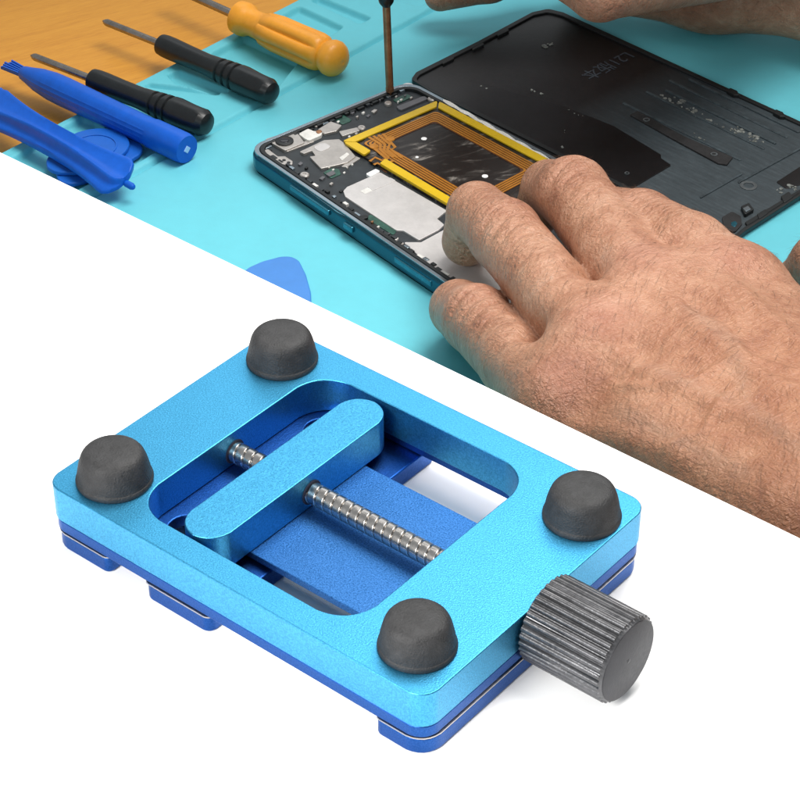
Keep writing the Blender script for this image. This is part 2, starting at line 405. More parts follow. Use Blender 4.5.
plate('frame', [rounded(inset(quad, .008), CR, 8), rounded(inset(quad, .055), CR*.75, 8)], ZM+.012, ZM+PH-.012, 'teal', phone, .035, res=4)
plate('rim', [rounded(inset(quad, .024), CR*.85, 8), rounded(inset(quad, .052), CR*.8, 8)], ZM+PH-.02, ZM+PH-.002, 'rim', phone, .003)
plate('inner_wall', [rounded(inset(quad, .055), CR*.8, 8), rounded(inset(quad, .085), CR*.7, 8)], ZM+PH-.03, ZM+PH+.002, 'trim', phone, .006)
plate('midframe', [rounded(inset(quad, .06), CR*.7, 8)], ZM+.02, ZM+PH-.026, 'midframe', phone, .003)
B0 = PH-.026
def pc(name, pts, t, material, r=.012, bevel=.003, base=B0, parent=None):
    return px_plate(name, pts, base-.004, base+t, material, parent or phone, r, bevel)
R1 = lambda *p: [(235+x/5, 70+y/5) for x, y in p]
R2 = lambda *p: [(340+x/5, 60+y/5) for x, y in p]
R3 = lambda *p: [(330+x/5, 150+y/5) for x, y in p]
# buttons on the near side
def side_bar(name, x0, x1, z0, z1, out, material):
    a = NL+dn*x0; b = NL+dn*x1; nrm = np.array([dn[1], -dn[0]])
    if nrm@(ctr-NL) > 0: nrm = -nrm
    return plate(name, [rounded([a+nrm*out, b+nrm*out, b-nrm*.03, a-nrm*.03], .012)], ZM+z0, ZM+z1, material, phone, .008)
def s_of(px, py): return float((m2(px, py, PH-.05)[:2]-NL)@dn)
side_bar('volume_button', s_of(289,186), s_of(327,213), .085, .125, .012, 'teal_button')
side_bar('power_button', s_of(344,222), s_of(351,229), .075, .12, .012, 'teal_button')
side_bar('sim_tray', s_of(392,257), s_of(428,283), .07, .115, .002, 'teal_button')
# camera, shields, plates
cam_p = pc('camera_module', R1((150,345),(300,298),(348,362),(250,402)), .022, 'shield')
c0 = m2(284.5, 141.5, B0+.022)
lathe('lens_ring', (c0[0],c0[1],ZM+B0+.018), (c0[0],c0[1],ZM+B0+.034), [(0,.066),(.8,.066),(1,.06)], 'trim', cam_p, 32)
lathe('lens', (c0[0],c0[1],ZM+B0+.030), (c0[0],c0[1],ZM+B0+.038), [(0,.036),(.6,.036),(1,.03)], 'lens', cam_p, 32)
pc('shield_strip', R1((245,392),(385,343),(398,356),(258,408)), .012, 'shield')
pc('connector', R1((318,318),(365,292),(395,305),(438,305),(432,325),(370,352),(345,340)), .026, 'foam')
pc('contact', R1((402,305),(425,296),(438,306),(415,318)), .032, 'copper')
pc('bracket', R1((142,402),(165,394),(215,432),(250,430),(288,455),(288,470),(262,476),(228,468),(150,418)), .016, 'shield')
for x, y in ((245,451),(268,463)): c = m2(235+x/5, 70+y/5, B0+.016); lathe('pin', (c[0],c[1],ZM+B0+.01), (c[0],c[1],ZM+B0+.019), [(0,.014),(1,.013)], 'trim', phone, 12)
sh = pc('shield', R1((322,408),(445,350),(520,345),(548,366),(604,432),(565,460),(520,472),(430,492),(372,432),(402,428),(384,402),(345,418)), .018, 'shield', .008)
px_plate('shield_lid', R1((388,384),(442,360),(486,382),(425,410)), B0+.016, B0+.022, 'plate', sh, .03, .003)
pc('shield', R1((382,272),(430,252),(452,262),(405,284)), .014, 'shield', .008)
pc('shield', R1((415,296),(478,256),(534,276),(508,304),(446,318)), .018, 'shield', .008)
pc('circuit_board', R1((498,246),(540,222),(584,248),(572,258),(535,272)), .006, 'pcb')
pc('circuit_board', R1((440,512),(480,490),(520,494),(530,520),(480,542)), .006, 'pcb')
pc('circuit_board', R1((262,0),(1,1),(1,1)) if False else R2((262,198),(335,168),(362,184),(292,214)), .008, 'pcb')
pc('circuit_board', R3((186,345),(198,318),(335,398),(318,426)), .006, 'pcb')
pc('chip', R1((452,518),(490,500),(505,516),(470,532)), .014, 'chip')
pc('chip', R2((280,232),(420,178),(442,192),(302,252)), .014, 'chip', .02)
pc('bracket', R1((520,306),(610,286),(624,302),(536,330)), .016, 'shield', .006)
pc('bracket', R1((520,438),(560,410),(572,420),(536,452)), .022, 'foam', .006)
pc('bracket', R1((530,482),(605,430),(628,440),(560,484)), .010, 'shield', .006)
pc('white_pad', R2((128,568),(178,543),(202,554),(152,582)), .022, 'whitedot')
plt = pc('battery_foil', R3((66,204),(84,184),(250,110),(300,138),(585,302),(535,342),(572,372),(545,398),(445,450),(366,402),(330,400),(76,232)), .014, 'plate', .015, .004)
px_plate('foil_fold', R3((186,182),(300,136),(330,152),(214,202)), B0+.012, B0+.018, 'plate', plt, .01, .002)
pc('battery', [(403.5,242),(421,242),(444,229.5),(560,290),(560,330),(520,345)], .008, 'plate', .01)
pc('side_gasket', R3((150,330),(180,322),(195,335),(160,346)), .02, 'trim')
for x, y, r in ((304.5,174,.034),(361.5,127,.03),(388,102.5,.028),(432,98,.034)):
    c = m2(x, y, B0+.02); lathe('screw', (c[0],c[1],ZM+B0), (c[0],c[1],ZM+B0+.022), [(0,r),(.7,r),(1,r*.8),(1.0,r*.35),(.8,r*.3)], 'shield', phone, 20)
c = m2(408, 85.5, B0+.01); lathe('white_dot', (c[0],c[1],ZM+B0), (c[0],c[1],ZM+B0+.012), [(0,.042),(.8,.042),(1,.036)], 'whitedot', phone, 20)
# ribbing along the near inner wall and the top end
for i in range(34):
    s_ = .18+i*.068+rng.uniform(-.012,.012)
    p = NL+dn*s_; nrm = np.array([-dn[1], dn[0]]); nrm = nrm if nrm@(ctr-NL) > 0 else -nrm
    w = rng.uniform(.012,.03); dd = .085+rng.uniform(0,.02)
    plate('clip', [[p+nrm*dd-dn*w, p+nrm*dd+dn*w, p+nrm*(dd+.025)+dn*w, p+nrm*(dd+.025)-dn*w]], ZM+B0-.004, ZM+B0+.010+rng.uniform(0,.014), ['trim','rim','trim','midframe','foam'][int(rng.integers(0,5))], phone, .003)
dl = (FL-NL)/np.linalg.norm(FL-NL); nl = np.array([-dl[1], dl[0]]); nl = nl if nl@(ctr-NL) > 0 else -nl
for i in range(20):
    s_ = .16+i*.066+rng.uniform(-.012,.012); p = NL+dl*s_; w = rng.uniform(.012,.034)
    plate('clip', [[p+nl*.085-dl*w, p+nl*.085+dl*w, p+nl*.108+dl*w, p+nl*.108-dl*w]], ZM+B0-.004, ZM+B0+.012+rng.uniform(0,.012), ['trim','rim','trim','midframe'][int(rng.integers(0,4))], phone, .003)
for x, y, w_, l_, mm in ((300,163,2.2,3.2,'chip'),(306,167,1.6,2.4,'trim'),(322,177,3,2,'chip'),(331,183,2,2,'shield'),(341,190,2.4,1.6,'trim'),(312,150,1.4,2,'copper'),(356,133,1.5,2.2,'shield'),
        (349,136,1.2,1.6,'foam'),(352,112,2,2.6,'chip'),(357,116,1.5,1.5,'shield'),(363,112,1.8,1.4,'foam'),(368,115,2.2,1.6,'chip'),(374,110,3,1.8,'shield'),(396,96,1.4,1.6,'shield'),(401,99,1.5,1.4,'foam'),
        (405,95,1.3,1.5,'chip'),(398,101,1.2,1.2,'foam'),(411,97,1.6,1.4,'shield'),(420,91,2,1.2,'chip'),(372,103,2.2,1.4,'trim'),(380,99,1.6,1.4,'chip'),
        (270,150,1.8,1.6,'trim'),(276,157,1.5,1.5,'chip'),(263,146,1.6,1.3,'shield'),(296,131,1.4,1.6,'foam'),(328,125,1.4,2,'copper'),(338,121,1.6,1.4,'foam'),(333,169,1.4,1.2,'foam'),(329,167,1.3,1.4,'shield'),
        (344,172,1.4,1.2,'foam'),(347,167,1.2,1.4,'shield'),(352,164,1.2,1.2,'foam'),(372,221,1.6,1.2,'copper'),(378,226,1.6,1.2,'foam'),(388,233,2,1.2,'chip'),(396,238,2.4,1.4,'foam'),(402,243,1.8,1.2,'shield')):
    e_ = [(x-w_, y+w_*.42), (x+l_*.2, y-l_*.55), (x+w_+l_*.3, y+l_*.1-w_*.2), (x+l_*.1, y+w_*.9)]
    pc('component', e_, .010+.004*((x*7+y) % 3), mm, .004, .002)
pc('flex_cable', [(352,150),(358,146),(380,158),(392,170),(386,173),(374,162)], .007, 'coil_base', .02)
pc('printed_label', R3((150,205),(196,184),(222,198),(176,220)), .0155, 'foam', .004, .0005)
pc('antenna_line', R1((300,548),(520,700),(640,772),(636,778),(510,706),(296,554)), .010, 'rim', .002)
# pale foam strip along the far side
pts = []; x0, y0, x1, y1 = 443, 99.5, 552, 161
for i in range(40):
    t = i/39; pts.append((x0+(x1-x0)*t, y0+(y1-y0)*t-1.6*abs(math.sin(t*19))-.6))
for i in range(40):
    t = 1-i/39; pts.append((x0+(x1-x0)*t, y0+(y1-y0)*t+1.4+.9*abs(math.sin(t*27))))
px_plate('foam_strip', pts, B0, B0+.03, 'foam', phone, 0, .003)
# charging coil
CA, CB, CC, CD = (341.5,142.5), (437.5,101.5), (567,170), (472,221)
HC = B0+.022
ca, cb, cc, cdd = (m2(*p, HC)[:2] for p in (CA, CB, CC, CD))
def cq(a, b):          # a along A->B (0..1), b along A->D (0..1)
    return (1-a)*(1-b)*ca + a*(1-b)*cb + a*b*cc + (1-a)*b*cdd
wA = np.linalg.norm(cb-ca); wD = np.linalg.norm(cdd-ca)
def ring_q(d): u, v_ = d/wA, d/wD; return [cq(u, v_), cq(1-u, v_), cq(1-u, 1-v_), cq(u, 1-v_)]
coil = plate('charging_coil', [rounded(ring_q(.0), .03)], ZM+B0-.002, ZM+HC-.004, 'coil_sheet', phone, .003)
plate('coil_backing', [rounded(ring_q(.105), .03), rounded(ring_q(.220), .05)], ZM+HC-.0035, ZM+HC-.0005, 'coil_base', coil, 0)
for k in range(5):
    d0 = .108+k*.0225
    plate('copper_trace', [rounded(ring_q(d0), .03), rounded(ring_q(d0+.0135), .03)], ZM+HC-.001, ZM+HC+.003, 'trace', coil, .001)
# yellow tape strips round the coil; the near strip is broken where the leads cross
def strip(pq, name='yellow_tape', mat_='yellow', z1=.012, r=.012): return plate(name, [rounded(pq, r)], ZM+HC-.002, ZM+HC+z1, mat_, coil, .003)
w = .070
strip([cq(0,0), cq(1,0), cq(1-w/wA, w/wD), cq(w/wA, w/wD)])
strip([cq(1,.012), cq(1,1), cq(1-w/wA, 1-w/wD), cq(1-w/wA, w/wD+.012)])
strip([cq(0,.012), cq(w/wA, w/wD+.012), cq(w/wA,.175), cq(-.005,.185)], z1=.016)
strip([cq(0,.305), cq(w/wA,.29), cq(w/wA,.99), cq(0,.99)], z1=.022)
def wire(name, pts, wd, z0, z1, material, parent):
    P = [np.array(p) for p in pts]; L_, R_ = [], []
    for i, p in enumerate(P):
        a = P[max(i-1,0)]; b = P[min(i+1,len(P)-1)]; d = (b-a)/np.linalg.norm(b-a); n_ = np.array([-d[1], d[0]])
        L_.append(p+n_*wd/2); R_.append(p-n_*wd/2)
    return plate(name, [L_+R_[::-1]], z0, z1, material, parent, .001)
Z4 = lambda *p: [m2(330+x*90/800, 120+y*90/800, HC+.006)[:2] for x, y in p]
px_plate('coil_tab', [(330+x*90/800, 120+y*90/800) for x, y in ((330,140),(420,100),(600,200),(610,280),(520,300),(560,350),(500,395),(440,400),(345,365),(360,330),(480,310),(300,190))], HC-.002, HC+.0025, 'coil_sheet', coil, .01, .001)
for pts in (Z4((345,150),(450,215),(445,260),(520,330),(490,370),(400,330),(355,365)), Z4((385,140),(490,215),(480,265),(560,330)),
            Z4((430,130),(530,215),(510,268),(600,335)), Z4((470,120),(580,240),(545,262),(640,335)), Z4((390,395),(420,380),(470,405),(560,360)),
            Z4((370,230),(500,340),(470,350))):
    wire('coil_lead', pts, .022, ZM+HC+.002, ZM+HC+.006, 'trace', coil)
for x, y in ((390,232),(535,165)):
    c = Z4((x,y))[0]; lathe('solder_pad', (c[0],c[1],ZM+HC+.002), (c[0],c[1],ZM+HC+.010), [(0,.036),(.7,.034),(1,.02)], 'trace', coil, 14)
for x, y, r in ((424,138.5,.021),(485,176,.022),(417,157,.012)):
    c = m2(x, y, HC); lathe('white_dot', (c[0],c[1],ZM+HC-.004), (c[0],c[1],ZM+HC+.001), [(0,r),(.8,r),(1,r*.9)], 'whitedot', coil, 20)

# ------------------------------------------------------------------ removed back cover
out = [(411,79),(416,72),(478,41),(532,12),(548,8.5),(563,12),(800,121),(872,154),(868,163),(800,195.5),(746,230),(734,240),(722,237),(430,91)]
HCV = .055
cO = m2(415, 76, HCV)
dv = m2(800, 121, HCV)[:2]-m2(563, 12, HCV)[:2]; rz = math.atan2(dv[1], dv[0])
cov = empty('phone_back_cover', (cO[0], cO[1], ZM), 'black phone back cover lying inside up beside the opened phone', 'phone cover', rz=rz)
px_plate('shell', out, .004, HCV-.008, 'cover', cov, .05, .006)
ins = [(416,79.5),(420,74.5),(480,44),(534,15),(548,12),(562,15.5),(798,123.5),(866,155),(862,161),(797,193.5),(744,227),(733,236),(724,233.5),(431,88)]
px_plate('shell_lip', out, HCV-.012, HCV+.008, 'trim', cov, .05, .005, holes=[ins])
HP = HCV-.008
def cv(name, pts, t, material, r=.015, bevel=.003, base=HP, parent=None): return px_plate(name, pts, base-.003, base+t, material, parent or cov, r, bevel)
cv('dark_panel', [(470,80),(560,104.5),(614,126),(661,154.5),(661,158),(671.5,165),(629,190),(560,168),(445,97)], .007, 'coverpanel', .02)
st = cv('foam_strip', [(630,114.5),(637.5,110.5),(684,136),(733,157),(727,164.5),(718,163),(680,142.5)], .014, 'coverstrip', .01)
def annulus(name, x, y, r, base, parent, material='shield'):
    c = m2(x, y, base)
    ring = lambda q: [(c[0]+q*math.cos(k*math.pi/10), c[1]+q*math.sin(k*math.pi/10)) for k in range(20)]
    return plate(name, [ring(r), ring(r*.6)], ZM+base-.003, ZM+base+.006, material, parent, .001)
M['ringgrey'] = varied('ring_grey', (.075,.085,.09), .4, amt=.3)
M['rib'] = varied('rib_plastic', (.038,.052,.060), .4, amt=.35, scale=14)
annulus('eyelet', 646.5, 120, .026, HP+.014, st, 'ringgrey'); annulus('eyelet', 714, 154.5, .026, HP+.014, st, 'ringgrey')
annulus('boss', 748.5, 186, .062, HP, cov, 'ringgrey')
annulus('boss', 627, 173.5, .018, HP+.007, cov, 'ringgrey')
for k in range(6):      # long shallow ribs
    a = np.array([622, 103])+np.array([13.5,-6.6])*k*.86; b = a+np.array([118,57.5]); a = a+np.array([8,4])*(k % 2)
    if k in (1,): continue
    n_ = np.array([2.1,-1.0])
    cv('rib', [a, b, b+n_, a+n_], .007+.004*(k % 2), 'rib', .006, .003)
for a, b in (((738,181),(800,147)), ((700,196),(742,172))):
    a = np.array(a); b = np.array(b); cv('rib', [a, b, b+np.array([.6,1.8]), a+np.array([.6,1.8])], .010, 'rib', .004, .003)
cv('end_window', [(776,182),(800,166.5),(840,148),(852,152),(812,182),(796,186),(787,189)], .004, 'coverpanel', .02)
cv('latch_block', [(741,206),(749,202.5),(754,209),(745,214.5)], .03, 'trim', .008, .004)
cv('latch_block', [(781,196),(789,191),(793,197),(784,203)], .022, 'trim', .008, .004)
cv('latch_block', [(757,214),(766,208.5),(768,213),(759,219)], .022, 'trim', .008, .004)
cv('shiny_contact', [(743,208),(748,205.5),(751,209),(746,211.5)], .034, 'rim', .004, .002)
cv('latch_rail', [(745,222),(800,189),(801,192.5),(748,226)], .016, 'trim', .004, .003)
cv('pcb_scrap', [(722,217),(732,211),(741,216),(742,224),(735,232),(724,229)], .012, 'coverstrip', .02, .003)
px_plate('camera_glass', [(731,222.5),(735,220.5),(737.5,223),(735.5,227),(731.5,225.5)], HP+.010, HP+.014, 'teal_button', cov, .01, .002)
# clips on the long far side
for x, y in ((733,92.5),(779,114)):
    cv('clip', [(x-6,y-2),(x-3,y-5),(x+4,y-2),(x+7,y+2.5),(x+1,y+2)], .03, 'trim', .01, .004)
for x, y in ((448,58),(478,44),(503,30)):
    cv('clip', [(x-6,y+4.2),(x+5,y-1.6),(x+6,y+.4),(x-5,y+6)], .02, 'trim', .004, .003)
# scraps of dried adhesive
bm = bmesh.new()
def scrap(px, py, n, sx_, sy_, rz_=0.0):
    for i in range(int(n*.42)+1):
        a = rng.normal(0, sx_); b = rng.normal(0, sy_); x = px+a*.90+b*.5; y = py+a*.44-b*.8
        c = m2(x, y, HP+.006); r = rng.uniform(.005,.018); k = rng.integers(4,7); ph0 = rng.uniform(0,6)
        vv = [bm.verts.new((c[0]+r*rng.uniform(.5,1.5)*math.cos(ph0+q*2*math.pi/k), c[1]+r*rng.uniform(.5,1.5)*math.sin(ph0+q*2*math.pi/k), ZM+HP+.001+rng.uniform(0,.009))) for q in range(k)]
        lo = [bm.verts.new((q.co.x, q.co.y, ZM+HP-.002)) for q in vv]
        bm.faces.new(vv); bm.faces.new(lo[::-1])
        for q in range(k): bm.faces.new((lo[q], lo[(q+1)%k], vv[(q+1)%k], vv[q]))
scrap(668,99,18,4,1.6); scrap(681,103,22,3,2.2); scrap(698,113,26,8,1.5); scrap(737,130,34,3,2.4); scrap(752,137,40,6,2.6); scrap(716,124,12,10,1.2)
scrap(545,46,10,2,2.4); scrap(551,43,7,1.4,1.6); scrap(482,86,14,3,1); scrap(538,92,7,3,1); scrap(575,113,8,5,.7); scrap(566,130,6,2,1.6); scrap(563,147,4,.8,.8)
scrap(796,188,18,4,1.8); scrap(781,190,8,3,1.2)
scrap(700,138,12,4,1.0)
bmesh.ops.recalc_face_normals(bm, faces=bm.faces)
me = bpy.data.meshes.new('adhesive_scraps'); bm.to_mesh(me); bm.free(); link('adhesive_scraps', me, 'residue', cov, angle=20)['kind'] = 'stuff'
# moulded marking
fc = bpy.data.curves.new('marking', 'FONT'); fc.body = 'L21版本'; fc.size = .155; fc.extrude = .001; fc.align_x = 'CENTER'; fc.align_y = 'CENTER'
t = bpy.data.objects.new('marking', fc); COL.objects.link(t)
pa, pb = m2(626, 56, HP), m2(588, 75, HP); pcn = (pa+pb)/2; ang = math.atan2(pb[1]-pa[1], pb[0]-pa[0])
t.matrix_basis = Matrix.Translation((pcn[0], pcn[1], ZM+HP+.002)) @ Matrix.Rotation(ang, 4, 'Z')
dg = bpy.context.evaluated_depsgraph_get(); dg.update(); me = bpy.data.meshes.new_from_object(t.evaluated_get(dg)); me.transform(t.matrix_basis)
bpy.data.objects.remove(t); link('marking', me, 'ink', cov)

# ------------------------------------------------------------------ screwdrivers
def axis_pts(a, b, h0, h1): return np.array(m2(*a, h0)), np.array(m2(*b, h1))
def driver(p_tip, p_neck, p_end, rh, h, label, group):
    tip, neck = axis_pts(p_tip, p_neck, h, h); end = np.array(m2(*p_end, h)); b = np.array([*((neck+end)/2)[:2], ZM])
    o = empty('screwdriver', b, label, 'screwdriver', group)
    prof = [(0,rh*.55),(.012,rh*.74),(.05,rh*.79),(.11,rh*.80),(.25,rh*.76),(.42,rh*.74),(.52,rh*.82),(.545,rh*.86),(.553,rh*.74),(.567,rh*.74),(.575,rh*.89),(.61,rh*.91),
            (.618,rh*.78),(.632,rh*.78),(.64,rh*.94),(.672,rh*.95),(.68,rh*.82),(.694,rh*.82),(.702,rh*.98),(.74,rh),(.90,rh*.98),(.95,rh*.92),(.985,rh*.72),(1,rh*.42),(1.004,.004)]
    def flat(th, t):
        if t < .755 or t > .935: return 1.0
        k = min(1, (t-.755)/.012, (.935-t)/.012); best = 1.0
        for q in range(4):
            d = math.cos(th-q*math.pi/2-.75)
            if d > .90: best = min(best, .90/d)
        return 1-(1-best)*k
    lathe('handle', neck, end, prof, 'blackplastic', o, 72, flat, angle=28)
    d = (tip-neck)/np.linalg.norm(tip-neck); L = np.linalg.norm(tip-neck)
    lathe('shaft', neck-d*.05, tip, [(0,.030),(.93,.030),(.96,.024),(.985,.013),(1,.008)], 'shaft', o, 16)
    return o
driver((103,21), (160.5,44), (274,94), .112, .125, 'black handled precision screwdriver, the one lying closer to the orange screwdriver', 'black precision screwdrivers on the mat edge')
driver((31,55.5), (91.5,79), (209,125), .112, .125, 'black handled precision screwdriver lying alongside the blue brush tipped tool', 'black precision screwdrivers on the mat edge')
# orange screwdriver
tip, end = axis_pts((170,-14), (337,60), .165, .165); nk = np.array(m2(239, 17, .165))
o = empty('screwdriver', ((nk+end)[0]/2, (nk+end)[1]/2, ZM), 'orange handled screwdriver with fluted grip and ball end lying across the mat edge', 'screwdriver')
R = .135
def flute(th, t):
    if t < .28 or t > .84: return 1.0
    k = min(1, (t-.28)/.02, (.84-t)/.03); return 1+k*(.10-.24*(1-abs(math.sin(3*(th+.3))))**1.6+.0)
prof = [(-.02,.03),(-.015,R*.80),(0,R*.98),(.05,R*1.02),(.085,R*.98),(.11,R*.84),(.15,R*.78),(.22,R*.80),(.27,R*.88),(.285,R*.97),(.4,R*1.0),(.6,R*1.0),(.78,R*1.02),(.825,R*1.02),(.85,R*.95),
        (.862,R*.84),(.875,R*.86),(.89,R*.95),(.92,R*1.05),(.955,R*1.06),(.985,R*.96),(1.01,R*.78),(1.03,R*.5),(1.037,R*.25),(1.038,R*.1),(1.034,.003)]
lathe('handle', nk, end+(end-nk)*.02, prof, 'orange', o, 120, flute, angle=40)
lathe('shaft', nk+(end-nk)*.03, tip, [(0,.034),(.97,.034),(1,.02)], 'shaft', o, 16)
# the screwdriver held over the phone
tp = np.array(m2(390, 95, PH-.02)); up_ = np.array([-.035, .10, 1.0]); up_ /= np.linalg.norm(up_)
# choose the height at which the shaft reaches the handle
sh_top = tp+up_*.70
o = empty('screwdriver', tuple(tp), 'thin steel screwdriver held upright with its tip on the opened phone', 'screwdriver')
lathe('shaft', tp+up_*.05, sh_top+up_*.05, [(0,.029),(.85,.029),(1,.030)], 'copper', o, 20)
lathe('tip', tp, tp+up_*.06, [(0,.010),(.5,.018),(.51,.03),(1,.032)], 'copper', o, 16)
lathe('handle', sh_top, sh_top+up_*1.9, smooth_prof([(0,.03),(.02,.055),(.05,.06),(.07,.05),(.09,.062),(.3,.085),(.6,.085),(.9,.09),(.97,.085),(1,.04)],3), 'blackplastic', o, 32)

# ------------------------------------------------------------------ blue tools
# pen-shaped tool with a forked tip
h = .115; a, b = axis_pts((24,73), (187,149.5), h, h)
o = empty('spudger', ((a+b)[0]/2, (a+b)[1]/2, ZM), 'blue pen shaped plastic prying tool with brush tip pointing at the wood', 'prying tool')
R = .112
lathe('barrel', a, b, [(-.01,R*.40),(.0,R*.50),(.04,R*.62),(.10,R*.84),(.18,R*.99),(.26,R*1.02),(.5,R*.97),(.72,R*.94),(.80,R*.94),(.803,R*1.00),(.97,R*1.02),(.99,R*.98),(1,R*.93)], 'blueplastic', o, 14*3,
      lambda th, t: 1.0 if t > .8 else .965+.035*math.cos(th*10)**2, angle=30)
d, s, u = frame_of(b-a)
q = b+d*.002; lathe('end_inlay', b-d*.004, b+d*.006, [(0,.032),(.8,.032),(1,.028)], 'palecap', o, 4)
rows = []
bm = bmesh.new()
for i in range(9):         # bristles of the tip
    off = s*(i-4)*.011; z_ = (-.01 if i % 2 else .008)
    p0 = a+off*.9+u*z_; p1 = a-d*(.20+.02*math.sin(i*2.1))+off*1.25+u*(z_*1.2); ww = .0065
    c_ = [bm.verts.new(tuple(p+s*x*ww+u*y*ww*1.6)) for p in (p0, p1) for x, y in ((-1,-1),(1,-1),(1,1),(-1,1))]
    for f_ in ((0,1,2,3),(7,6,5,4),(0,4,5,1),(1,5,6,2),(2,6,7,3),(3,7,4,0)): bm.faces.new([c_[k] for k in f_])
p0 = a-d*.0; 
bmesh.ops.recalc_face_normals(bm, faces=bm.faces); me = bpy.data.meshes.new('bristles'); bm.to_mesh(me); bm.free(); link('bristles', me, 'blueplastic', o)

# opening bar with flared ends: a T-section, wide blade on top
h = .15
A0, B0_ = axis_pts((-14,104), (124,181), .16, .16); d, s, u = frame_of(B0_-A0)
if s@np.array([0,-1,0]) < 0: s = -s
o = empty('spudger', ((A0+B0_)[0]/2, (A0+B0_)[1]/2, ZM), 'blue plastic opening bar with flared ends, lying over the two blue picks', 'prying tool')
rows = []; n = 40; Lb = np.linalg.norm(B0_-A0)
for i in range(n+1):
    t = i/n; fl = .088+.085*abs(2*t-1)**2.2
    if t > .93: fl *= math.sqrt(max(.05, 1-((t-.93)/.075)**2))
    if t < .04: fl *= .9
    th = .055-.028*abs(2*t-1)**2; p = A0+d*Lb*t
    ring = []
    for x, y in ((-1,.2),(-1,.7),(-.96,1.05),(-.85,1.2),(-.7,1.1),(-.55,1.0),(-.2,.95),(.1,1.0),(.22,1.25),(.32,1.5),(.40,1.5),(.47,1.1),(.5,.5),(.58,.15),(.75,.1),(.94,.15),(1,-.1),(1,-.6),(.9,-.95),(.6,-1),(0,-1.1),(-.6,-1),(-.95,-.7)):
        ring.append(p+s*x*fl+np.array([0,0,1])*(y*th-.35*x*fl))
    rows.append(ring)
link('bar', grid_mesh('bar', rows), 'blueplastic', o, angle=60)
nb = m2(131, 186, .14); lathe('nub', nb-d*.05, nb+d*.035, [(0,.025),(.7,.026),(.92,.018),(1,.006)], 'blueplastic', o, 16)

# picks
def pick(name_pts, h0, h1, material, label, group=None, ringed=False):
    P = rounded([m2(*p, h1)[:2] for p in name_pts], .2, 10); c = sum(P)/len(P)
    o = plate('opening_pick', [P], ZM+h0, ZM+h1, material, None, .010)
    me = o.data; me.transform(Matrix.Translation((-c[0], -c[1], -ZM))); o.location = (c[0], c[1], ZM)
    tag(o, label, 'opening pick', group)
    if ringed:
        ring = lambda k: [(c[0]+(p[0]-c[0])*k, c[1]+(p[1]-c[1])*k) for p in P]
        plate('raised_ring', [ring(.70), ring(.655)], ZM+h1-.003, ZM+h1+.007, material, o, .003)
    return o
pick([(52,158),(78,131),(112,127),(133,134),(146,150),(130,160),(100,176),(60,188)], -.012, .022, 'bluepick', 'blue plastic opening pick mostly covered by the other pick on top of it')
pick([(44,160),(70,134),(98,126),(126,132),(131,146),(112,163),(82,172),(50,172)], .024, .058, 'bluepick', 'blue plastic opening pick with moulded ring, on top of another blue pick', None, True)
pick([(238,272),(262,261),(285,255),(298,258),(306,274),(311,292),(312,318),(280,330),(246,305)], .003, .028, 'palepick', 'pale blue opening pick lying alone on the mat, half hidden by the white surface')

# ------------------------------------------------------------------ hands: one continuous surface each, from a smooth distance field
import openvdb
def seg(P, a, b, ra, rb):
    a = np.array(a); b = np.array(b); e = b-a; L2 = float(e@e)
    t = np.clip(((P[0]-a[0])*e[0]+(P[1]-a[1])*e[1]+(P[2]-a[2])*e[2])/L2, 0, 1)
    return np.sqrt((P[0]-a[0]-e[0]*t)**2+(P[1]-a[1]-e[1]*t)**2+(P[2]-a[2]-e[2]*t)**2)-(ra+(rb-ra)*t)
def smin(a, b, k):
    h_ = np.clip(.5+.5*(b-a)/k, 0, 1); return b+(a-b)*h_-k*h_*(1-h_)
def build_hand(name, fingers, palm, kf, kp, res, label, bumps=(), hollows=(), tendons=()):
    """fingers: chains of (point, radius); palm: list of segments"""
    allp = np.array([p for ch in fingers for p, r in ch]+[p for sgm in palm for p in sgm[:2]])
    lo = allp.min(0)-.6; hi = allp.max(0)+.6; dims = np.ceil((hi-lo)/res).astype(int)
    P = [lo[i]+res*np.arange(dims[i], dtype=np.float32).reshape([-1 if k == i else 1 for k in range(3)]) for i in range(3)]
    body = None
    for a, b, ra, rb in palm:
        s_ = seg(P, a, b, ra, rb).astype(np.float32); body = s_ if body is None else smin(body, s_, kp)
    fin = None
    for ch in fingers:
        one = None
        for (a, ra), (b, rb) in zip(ch, ch[1:]):
            s_ = seg(P, a, b, ra, rb).astype(np.float32); one = s_ if one is None else smin(one, s_, .045)
        fin = one if fin is None else smin(fin, one, kf)
    sdf = smin(body, fin, .07)
    for c, r, k in bumps: sdf = smin(sdf, np.sqrt(sum((P[i]-c[i])**2 for i in range(3)))-r, k)
    for a, b, r in tendons: sdf = smin(sdf, seg(P, a, b, r, r), .07)
    for c, r, dep in hollows: sdf = sdf+dep*np.exp(-sum((P[i]-c[i])**2 for i in range(3))/r**2)
    grid = openvdb.FloatGrid(background=1.0); grid.copyFromArray(np.ascontiguousarray(sdf.astype(np.float32)))
    pts, quads = grid.convertToQuads(isovalue=0.0)
    V = lo+np.asarray(pts, float)*res
    # relax the surface a little
    E = np.concatenate([quads[:, [0,1]], quads[:, [1,2]], quads[:, [2,3]], quads[:, [3,0]]]); E = np.concatenate([E, E[:, ::-1]])
    deg = np.bincount(E[:,0], minlength=len(V))[:,None]
    for lam in (.5,-.52,.5,-.52,.5,-.52):
        S = np.zeros_like(V); np.add.at(S, E[:,0], V[E[:,1]]); V = V+lam*(S/deg-V)
    return V, np.asarray(quads)
def segdist(V, a, b):
    a = np.array(a); b = np.array(b); e = b-a; t = np.clip((V-a)@e/(e@e), 0, 1); return np.linalg.norm(V-a-t[:,None]*e, axis=1), t
